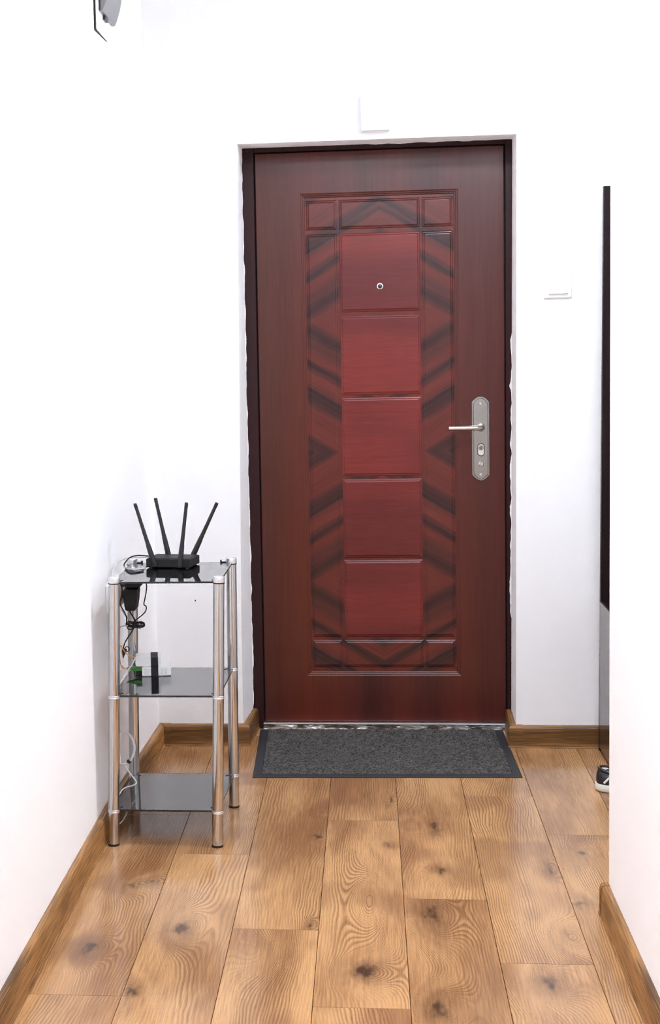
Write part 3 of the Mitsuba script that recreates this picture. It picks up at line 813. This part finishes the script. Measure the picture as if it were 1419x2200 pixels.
for z_ in SHELF_Z:
    c = np.array([on_leg(i, z_)[:2] for i in range(4)])
    ctr = c.mean(0)
    ins = [c[i] + (ctr - c[i]) / np.linalg.norm(ctr - c[i]) * 0.012 * 1.0 for i in range(4)]
    pg = Polygon(ins).buffer(0.0105, join_style=2)
    for i in range(4):
        pg = pg.difference(Polygon(c[i] + (LR + 0.0012) * np.c_[np.cos(np.arange(24) * math.pi / 12), np.sin(np.arange(24) * math.pi / 12)]))
    pg = max(getattr(pg, "geoms", [pg]), key=lambda g: g.area)
    m = trimesh.creation.extrude_polygon(pg, 0.0045, engine="earcut")
    m.apply_translation([0, 0, z_ - 0.0022])
    ky = num("glass_stand__shelf")
    add(ky, m, "smoked_glass", label="sheet of black smoked glass")
    m = trimesh.creation.extrude_polygon(pg.buffer(-0.0012, join_style=2), 0.0006, engine="earcut")
    m.apply_translation([0, 0, z_ - 0.0003])
    add(ky + "__added_film", m, "film_grey")  # added grey film inside the glass, keeps its denoised reflections bright
    rim = pg.buffer(0.0002, join_style=2).difference(pg.buffer(-0.0010, join_style=2))
    m = trimesh.util.concatenate([trimesh.creation.extrude_polygon(g, 0.0049, engine="earcut") for g in getattr(rim, "geoms", [rim])])
    m.apply_translation([0, 0, z_ - 0.0024])
    add(ky + "__edge", m, "plastic_black_gloss")
    for i in range(4):
        dr_ = (ctr - c[i]) / np.linalg.norm(ctr - c[i])
        p0_, p1_ = c[i] + dr_ * (LR - 0.001), c[i] + dr_ * (LR + 0.016)
        if z_ > 0.7 and i >= 2:
            dr_ = np.array([1.0 if i == 3 else -1.0, 0.0])
            p0_, p1_ = c[i] + dr_ * (LR - 0.002), c[i] + dr_ * (LR + 0.012)
            add(num(ky + "__pin"), tube([[*p0_, z_ + 0.0062], [*p1_, z_ + 0.0062]], 0.0038, 14, 0), "chrome", 40)
            add(num(ky + "__pin_tip"), tube([[*p1_, z_ + 0.0062], [*(p1_ + dr_ * 0.005), z_ + 0.0062]], 0.0034, 14, 0), "plastic_black", 40)
        else:
            add(num(ky + "__clip"), tube([[*p0_, z_], [*p1_, z_]], 0.0042, 12, 0), "plastic_black", 40)
tag("glass_stand", "three-tier stand of black smoked glass shelves on chrome legs", "shelf stand")

# ------------------------------------------------------------------ router on the top shelf
GZ = SHELF_Z[2] + 0.00235
r0, r1, r2 = floor_at(314.5, 1220.5, GZ), floor_at(409.5, 1222.5, GZ), floor_at(429, 1212, GZ)
r3 = r0 + (r2 - r1)
RH = 0.0275


def quad_block(c, z0, z1, ch=0.003, grow=0.0):
    """chamfered block over four floor corners"""
    c = [np.array(q[:2]) for q in c]
    ctr = sum(c) / 4
    pts = []
    for q in c:
        d = (ctr - q) / np.linalg.norm(ctr - q)
        q = q - d * grow
        pts += [[*(q + d * ch), z0], [*q, z0 + ch * 0.7], [*q, z1 - ch * 0.7], [*(q + d * ch), z1]]
    return hull(pts)


add("wifi_router__case", quad_block((r0, r1, r2, r3), GZ + 0.003, GZ + RH, 0.003), "plastic_black_matte")
add("wifi_router__top_cover", quad_block([q + (np.mean([r0, r1, r2, r3], axis=0) - q) * 0.09 for q in (r0, r1, r2, r3)], GZ + RH - 0.0005, GZ + RH + 0.0012, 0.001), "plastic_black_matte")
for q in (r0, r1, r2, r3):
    q = q + (np.mean([r0, r1, r2, r3], axis=0) - q) * 0.18
    add(num("wifi_router__foot"), lathe([(0.006, 0), (0.006, 0.0035)], 16, (q[0], q[1], GZ), (0, 0, 1)), "rubber_black")
for k_ in range(5):
    p_ = r0 + (r2 - r1) * 0.55 + (r1 - r0) * (0.42 + 0.045 * k_)
    add(num("wifi_router__light"), rbox(p_[0] - 0.0008, p_[0] + 0.0008, p_[1] - 0.0015, p_[1] + 0.0015, GZ + RH + 0.0008, GZ + RH + 0.0016, 0.0002), "cable_grey")
for i_, ((bx, by), (tx_, ty_), Ya) in enumerate((((330, 1207), (290.5, 1083.5), r0[1] - 0.010), ((387, 1211), (400.8, 1081.5), r1[1] - 0.010), ((361.5, 1190), (334.3, 1071.5), r2[1] + 0.010), ((416.5, 1190), (466, 1081.5), r2[1] + 0.010))):
    a_, b_ = at(bx, by, Ya), at(tx_, ty_, Ya)
    u_ = (b_ - a_) / np.linalg.norm(b_ - a_)
    L_ = np.linalg.norm(b_ - a_)
    ky = num("wifi_router__antenna")
    add(ky, tube([a_ - u_ * 0.004, a_ + u_ * 0.02, a_ + u_ * 0.045, a_ + u_ * 0.07, a_ + u_ * (L_ - 0.006), a_ + u_ * (L_ - 0.001), b_], [0.0080, 0.0078, 0.0070, 0.0056, 0.0046, 0.0046, 0.0030], 16, 4), "plastic_black_gloss", 50)
    add(ky + "__tip", tube([a_ + u_ * (L_ - 0.011), a_ + u_ * (L_ - 0.002), b_ + u_ * 0.0006], [0.0051, 0.0052, 0.0040], 14, 4), "plastic_black_matte", 50)
    hz_ = GZ + 0.013
    sg = -1 if i_ < 2 else 1
    ay = r0[1] if i_ == 0 else r1[1] if i_ == 1 else r2[1]
    base = np.array([a_[0] - u_[0] * 0.012, Ya, hz_])
    add(ky + "__hinge", cat(tube([base - [0, sg * 0.009, 0], base + [0, sg * 0.006, 0]], 0.0072, 16, 0), tube([base, a_ + u_ * 0.002], 0.0066, 14, 0)), "plastic_black_matte", 40)
tag("wifi_router", "black router with four raised antennas on the stand's top shelf", "router")

# ------------------------------------------------------------------ white network terminal on the middle shelf
MZ = SHELF_Z[1] + 0.00235
t0, t1 = floor_at(306, 1454.5, MZ), floor_at(368, 1452.5, MZ)
dx_ = (t1 - t0)
dpt = np.array([-dx_[1], dx_[0], 0]) / np.linalg.norm(dx_) * 0.085
hz1_ = MZ + 0.027
q0, q1 = t0, t1
q2, q3_ = t1 + dpt, t0 + dpt
add("network_terminal__case", quad_block((q0, q1, q2, q3_), MZ + 0.0012, hz1_, 0.0035), "plastic_white")
add("network_terminal__base", quad_block((q0 + dpt * 0.03 + dx_ * 0.02, q1 + dpt * 0.03 - dx_ * 0.02, q2, q3_), MZ, MZ + 0.004, 0.001), "plastic_grey")
e0 = t0 - dx_ * 0.22 + dpt * 0.10
e1 = t0 + dx_ * 0.66 + dpt * 0.10
e2, e3 = e1 + dpt * 0.95, e0 + dpt * 0.95
add("network_terminal__upper_case", quad_block((e0, e1, e2, e3), hz1_ + 0.0005, hz1_ + 0.025, 0.004), "plastic_white")
s0_, s1_ = t0 + dx_ * 0.31, t0 + dx_ * 0.56
yv = dpt / np.linalg.norm(dpt)
th = 0.0012
for nm_, pts_ in (("strap", [s0_ - yv * th, s1_ - yv * th]),):
    prof_ = [(-yv * th, MZ + 0.001), (-yv * th, hz1_ + 0.0008), (dpt * 0.10 - yv * th, hz1_ + 0.0016), (dpt * 0.10 - yv * th, hz1_ + 0.0245), (dpt * 0.12, hz1_ + 0.0265), (dpt * 1.03, hz1_ + 0.0265), (dpt * 1.06, hz1_ + 0.024), (dpt * 1.06, MZ + 0.001)]
    v, f = [], []
    for o_, z_ in prof_:
        for s_ in (s0_, s1_):
            q_ = s_ + o_
            v.append([q_[0], q_[1], z_])
    for i in range(len(prof_) - 1):
        f += [[2 * i, 2 * i + 1, 2 * i + 3], [2 * i, 2 * i + 3, 2 * i + 2]]
    va = np.array(v)
    ctr = va.mean(0)
    vb = va + (ctr - va) / np.linalg.norm(ctr - va, axis=1, keepdims=True) * 0.0008
    n_ = len(va)
    ff = f + [[a + n_, c + n_, b + n_] for a, b, c in f]
    for i in range(len(prof_) - 1):
        for o_ in (0, 1):
            a, b = 2 * i + o_, 2 * i + 2 + o_
            ff += [[a, b, b + n_], [a, b + n_, a + n_]]
    add("network_terminal__strap", trimesh.Trimesh(np.vstack([va, vb]), ff, process=False), "plastic_black_matte", label="black strap around both cases")
vent = []
for c_ in list(np.arange(4) * 0.055 + 0.10)[:3] + [0.66, 0.71, 0.80, 0.85]:
    for r_ in range(4):
        p_ = t0 + dx_ * c_
        z_ = MZ + 0.006 + 0.0045 * r_
        vent.append(rbox(p_[0] - 0.0011, p_[0] + 0.0011, p_[1] - 0.0008, p_[1] + 0.003, z_, z_ + 0.0026, 0.0004))
for m in vent:
    add(num("network_terminal__vent"), m, "cable_grey")
tag("network_terminal", "white network terminal with two cases under a black strap on the middle shelf", "network box")

# green fibre connector beside it
g0, g1 = t0 - dx_ * 0.42 + dpt * 0.22, t0 - dx_ * 0.005 + dpt * 0.22
gy_ = dpt / np.linalg.norm(dpt) * 0.016
add("fibre_connector__body", quad_block((g0 + dx_ * 0.12, g1, g1 + gy_, g0 + gy_ + dx_ * 0.12), MZ + 0.0135, MZ + 0.0255, 0.0015), "plastic_green")
add("fibre_connector__shell", quad_block((g0 + dx_ * 0.20 + gy_ * 0.1, g1, g1 + gy_ * 0.9, g0 + gy_ * 0.9 + dx_ * 0.20), MZ, MZ + 0.0135, 0.0015), "plastic_black")
for k_ in range(2):
    pa = g0 + dx_ * 0.13 + gy_ * (0.25 + 0.5 * k_)
    add(num("fibre_connector__boot"), tube([[pa[0], pa[1], MZ + 0.019], [pa[0] - 0.010, pa[1], MZ + 0.0195], [pa[0] - 0.020, pa[1], MZ + 0.021]], [0.0042, 0.0032, 0.0016], 12, 3), "plastic_green", 40)
tag("fibre_connector", "green fibre connector plugged in beside the white network terminal", "connector")

# ------------------------------------------------------------------ socket, adapters and cables at the left wall
LX = left_x(4.2)
add("wall_socket__plate", rbox(LX - 0.001, LX + 0.009, 4.135, 4.33, 0.605, 0.688, 0.003), "plastic_white")
add("wall_socket__insert", rbox(LX + 0.008, LX + 0.032, 4.205, 4.32, 0.615, 0.684, 0.004), "plastic_cream", label="cream socket insert")
tag("wall_socket", "white wall socket behind the front left chrome leg", "socket")
a0_, a1_ = at(270, 1243, 4.20), at(301.5, 1264, 4.20)
add("power_adapter__body", rbox(a0_[0] - 0.002, a1_[0], 4.190, 4.250, a1_[2] + 0.0005, 0.694, 0.004), "plastic_black_matte")
add("power_adapter__plug", rbox(LX + 0.0325, a0_[0] + 0.002, 4.205, 4.240, a1_[2] + 0.004, 0.682, 0.003), "plastic_black")
tag("power_adapter", "upper black power adapter plugged into the socket under the top shelf", "power adapter")
b0_, b1_ = at(267, 1265, 4.19), at(297.5, 1310, 4.19)
pts = [[x_, y_, z_] for y_ in (4.172, 4.235) for x_, z_ in ((b0_[0], a1_[2] - 0.001), (b1_[0] - 0.001, a1_[2] - 0.001), (b1_[0], a1_[2] - 0.008), (b1_[0] - 0.003, a1_[2] - 0.035), (b1_[0] - 0.007, b1_[2] + 0.001), (b1_[0] - 0.010, b1_[2]), (b0_[0] + 0.008, b1_[2]), (b0_[0] + 0.004, b1_[2] + 0.004), (b0_[0] + 0.0015, a1_[2] - 0.03), (b0_[0] - 0.002, a1_[2] - 0.020))]
pts += [[0.5 * (b0_[0] + b1_[0]) + s_ * 0.014, 4.168, z_] for s_ in (-1, 1) for z_ in (a1_[2] - 0.008, b1_[2] + 0.012)]
add("power_adapter_001__body", hull(pts), "plastic_black_matte")
add("power_adapter_001__plug", rbox(LX + 0.0325, b0_[0] + 0.006, 4.205, 4.232, 0.640, a1_[2] - 0.010, 0.003), "plastic_black")
tag("power_adapter_001", "lower, longer black power adapter hanging below the other one", "power adapter")


def cable(key, path, r, m_, label, category="cable", n=8):
    pts_ = [at(x, y, Y) if Y else floor_at(x, y, GZ + r + 0.0004) for x, y, Y in path]
    pts_ = [np.array([q[0], q[1], GZ + r + 0.0006]) if 0.69 < q[2] < GZ + r + 0.0006 and key.startswith("power_cable") else q for q in pts_]
    add(key, tube(pts_, r, 9, n), m_, 60, label=label, category=category)


cable("power_cable", [(322, 1195, 4.33), (312, 1194, 4.31), (296, 1193.5, 4.26), (281, 1197, 4.232), (271, 1206, 4.215), (266.5, 1215, None), (271, 1222, None), (280, 1227.5, None), (292, 1229, None), (303, 1227.5, None), (308, 1226, None)], 0.0019, "plastic_black", "thin black cable looping over the top glass beside the router")
cable("network_cable", [(325, 1197, 4.36), (300, 1197, 4.36), (277, 1198.5, 4.33), (260, 1203.5, 4.29), (250, 1212, 4.25), (244.5, 1222, 4.20), (242, 1234, 4.12), (243, 1262, 4.11), (247, 1290, 4.11)], 0.0021, "cable_grey", "pale grey cable arching from the router over the left shelf edge")
cable("network_cable_001", [(265, 1217.5, None), (274, 1222, None), (288, 1223.5, None), (302, 1222, None), (313, 1220.5, None)], 0.0018, "cable_grey", "pale grey cable lying flat on the top glass left of the router")
cable("adapter_cable", [(305, 1242, 4.16), (311, 1247, 4.16), (315, 1257, 4.16), (314.5, 1270, 4.16), (312, 1284, 4.16), (309.5, 1298, 4.16), (314.5, 1304, 4.16), (313, 1313, 4.16), (306, 1321, 4.16), (296, 1329, 4.165), (287, 1336, 4.17)], 0.0017, "plastic_black", "black cable hanging in a wavy line right of the adapters")
cable("adapter_cable_001", [(258, 1250, 4.08), (259.5, 1256, 4.09), (262.5, 1268, 4.10), (260, 1284, 4.12), (258, 1296, 4.13), (262, 1306, 4.14), (268, 1316, 4.15), (272, 1327, 4.16), (272, 1343, 4.165)], 0.0017, "plastic_black", "black cable hanging close behind the front left chrome leg")
cable("adapter_cable_002", [(277.5, 1310, 4.19), (281, 1317, 4.185), (286, 1325, 4.18), (291, 1334, 4.17)], 0.0021, "plastic_black", "short black cable leaving the bottom of the lower adapter")
# tied bundle
bun = []
for k_, (cx_, w_, h_, ph) in enumerate(((279, 8, 5.5, 0.2), (280, 7, 7, 1.0), (304, 7, 5.5, 2.2), (302, 8.5, 5, 0.7), (291, 18, 4.5, 0.0), (292, 17, 6.0, 0.4), (290, 15, 3.0, 1.2))):
    cy_ = 1341.5 + (4 if k_ == 1 else 0) + (k_ % 3 - 1) * 0.8
    bun.append(tube([at(cx_ + w_ * math.cos(ph + a), cy_ + h_ * math.sin(ph + a), 4.165 + 0.004 * math.sin(2 * a + k_)) for a in np.linspace(0, 2 * math.pi, 17)], 0.0017, 8, 4))
bc = at(291, 1341.5, 4.165)
add("cable_bundle__coil", cat(*bun), "plastic_black", 60)
add("cable_bundle__tie", rbox(bc[0] - 0.005, bc[0] + 0.005, bc[1] - 0.009, bc[1] + 0.009, bc[2] - 0.0072, bc[2] + 0.0072, 0.003), "plastic_black_matte")
add("cable_bundle__tail", tube([at(x, y, 4.165) for x, y in ((289, 1346), (284, 1356), (276, 1368), (269.5, 1379), (266, 1389), (265.5, 1394))], 0.0018, 9, 8), "plastic_black", 60)
tag("cable_bundle", "black cable coiled and tied into a bundle below the adapters", "cable bundle")
loop = tube([at(273 + 5.0 * math.cos(a), 1394.5 + 5.0 * math.sin(a), 4.14) for a in np.linspace(math.pi, 3 * math.pi, 15)], 0.0014, 8, 3)
wd = hull([at(x, y, Y) for Y in (4.136, 4.148) for x, y in ((262.5, 1393), (273.5, 1394), (271, 1401), (264.5, 1416), (262, 1400))])
add("cable_plug__body", wd, "plastic_black")
add("cable_plug__loop", loop, "plastic_black", 60)
tag("cable_plug", "small black wedge-shaped plug with a loop above the middle shelf", "plug")
cable("white_cable", [(262, 1308, 4.22), (268, 1319, 4.22), (275, 1328, 4.21), (283, 1338, 4.20), (292, 1347, 4.20), (303, 1350, 4.20)], 0.0024, "cable_grey", "pale cable slanting down behind the tied black bundle")
cable("white_cable_001", [(256.5, 1349, 4.12), (261, 1346, 4.13), (267, 1344.5, 4.15), (274, 1344.5, 4.16)], 0.0021, "cable_grey", "short pale cable reaching from the leg to the tied bundle")
cable("orange_cable", [(256, 1386, 4.03), (259.5, 1387.5, 4.05), (264, 1394, 4.07), (270, 1402, 4.10), (278, 1409, 4.13), (287, 1412.5, 4.16), (294, 1412, 4.19)], 0.0017, "cable_orange", "orange cable reaching to the back of the upper white case")
cable("orange_cable_001", [(256, 1412, 4.03), (258, 1422, 4.05), (262, 1431, 4.08), (267, 1436, 4.10), (274, 1438, 4.11), (280, 1439.5, 4.115)], 0.0017, "cable_peach", "peach coloured cable curving to the green connector")
cable("white_cable_002", [(300, 1409, 4.19), (293, 1412, 4.17), (288, 1419, 4.14), (284, 1428, 4.12), (277, 1437, 4.09), (270, 1447, 4.06), (264, 1459, 4.03), (259, 1466, 4.01)], 0.0017, "cable_white", "thin white cable running down left from the white terminal")
cable("white_cable_003", [(252, 1395, 4.10), (257, 1402, 4.10), (260.5, 1415, 4.10), (262, 1428, 4.10), (259, 1440, 4.08)], 0.0024, "cable_white", "white cable standing upright behind the front left leg")
# white loop low at the wall
hank = cat(*[tube([at(x + o_, y, Y + o_ * 0.001) for x, y, Y in ((258, 1640, 4.10), (254, 1605, 4.10), (258, 1576, 4.11), (266, 1572, 4.11), (279, 1580, 4.12), (287, 1598, 4.12), (288, 1612, 4.12), (283, 1628, 4.12), (275, 1638, 4.12), (263, 1642, 4.11), (256, 1641, 4.10))], 0.0022, 9, 6) for o_ in (0, 2.0)])
add("white_cable_loop__hank", hank, "cable_white", 60)
hb = at(277, 1636, 4.12)
add("white_cable_loop__band", rbox(hb[0] - 0.006, hb[0] + 0.006, hb[1] - 0.006, hb[1] + 0.006, hb[2] - 0.004, hb[2] + 0.004, 0.002).apply_transform(trimesh.transformations.rotation_matrix(0.7, [0, 1, 0], hb)), "plastic_black")
add("white_cable_loop__tail", tube([at(x, y, Y) for x, y, Y in ((266, 1641, 4.12), (271, 1648, 4.12), (280, 1662, 4.12), (291, 1676, 4.12), (293, 1683, 4.12), (284, 1688, 4.10), (270, 1692, 4.07), (262, 1698, 4.05), (257, 1706, 4.03))], 0.0020, 9, 8), "cable_white", 60)
tag("white_cable_loop", "white cable wound into a loop with a black band, above the bottom shelf", "cable loop")
cable("white_cable_004", [(274, 1735, 4.18), (272, 1748, 4.12), (266, 1760, 4.05), (259, 1768, 3.995), (252, 1772, 3.985)], 0.0021, "cable_white", "white cable trailing on the floor behind the front left leg")

# ------------------------------------------------------------------ ceiling lamps out of view: door and rear lamps, plus an added mid-hall fill
for i, ((lx_, ly_, lz_), rad, L_, lb) in enumerate(((LAMP_DOOR_AT, 0.15, LAMP_DOOR, "unseen round ceiling lamp near the entrance door, placed to light the end wall"), (ADDED_LAMP_MID_AT, 0.40, ADDED_LAMP_MID, "added fill lamp, large and round, on the ceiling halfway along the hallway"), (LAMP_HALL_AT, 0.46, LAMP_HALL, "unseen largest round ceiling lamp behind the viewpoint, lighting the near walls and door top"))):
    ky = num("unseen_ceiling_lamp")
    add(ky + "__base", lathe([(rad * 0.55, lz_ + 0.006), (rad * 0.55, lz_ + 0.03), (0.03, lz_ + 0.034), (0.03, CEIL - 0.012), (0.06, CEIL - 0.010), (0.06, CEIL - 0.0005)], 28, (lx_, ly_, 0)), "lamp_base", 40)
    add(ky + "__diffuser", lathe([(rad * 0.05, lz_ - 0.045), (rad * 0.85, lz_ - 0.042), (rad, lz_ - 0.004)], 24, (lx_, ly_, 0), top=False), "lamp_base", emitter={"type": "area", "radiance": rgb(np.array([0.92, 1.0, 1.13]) * L_)})
    tag(ky, lb, "unseen ceiling lamp")
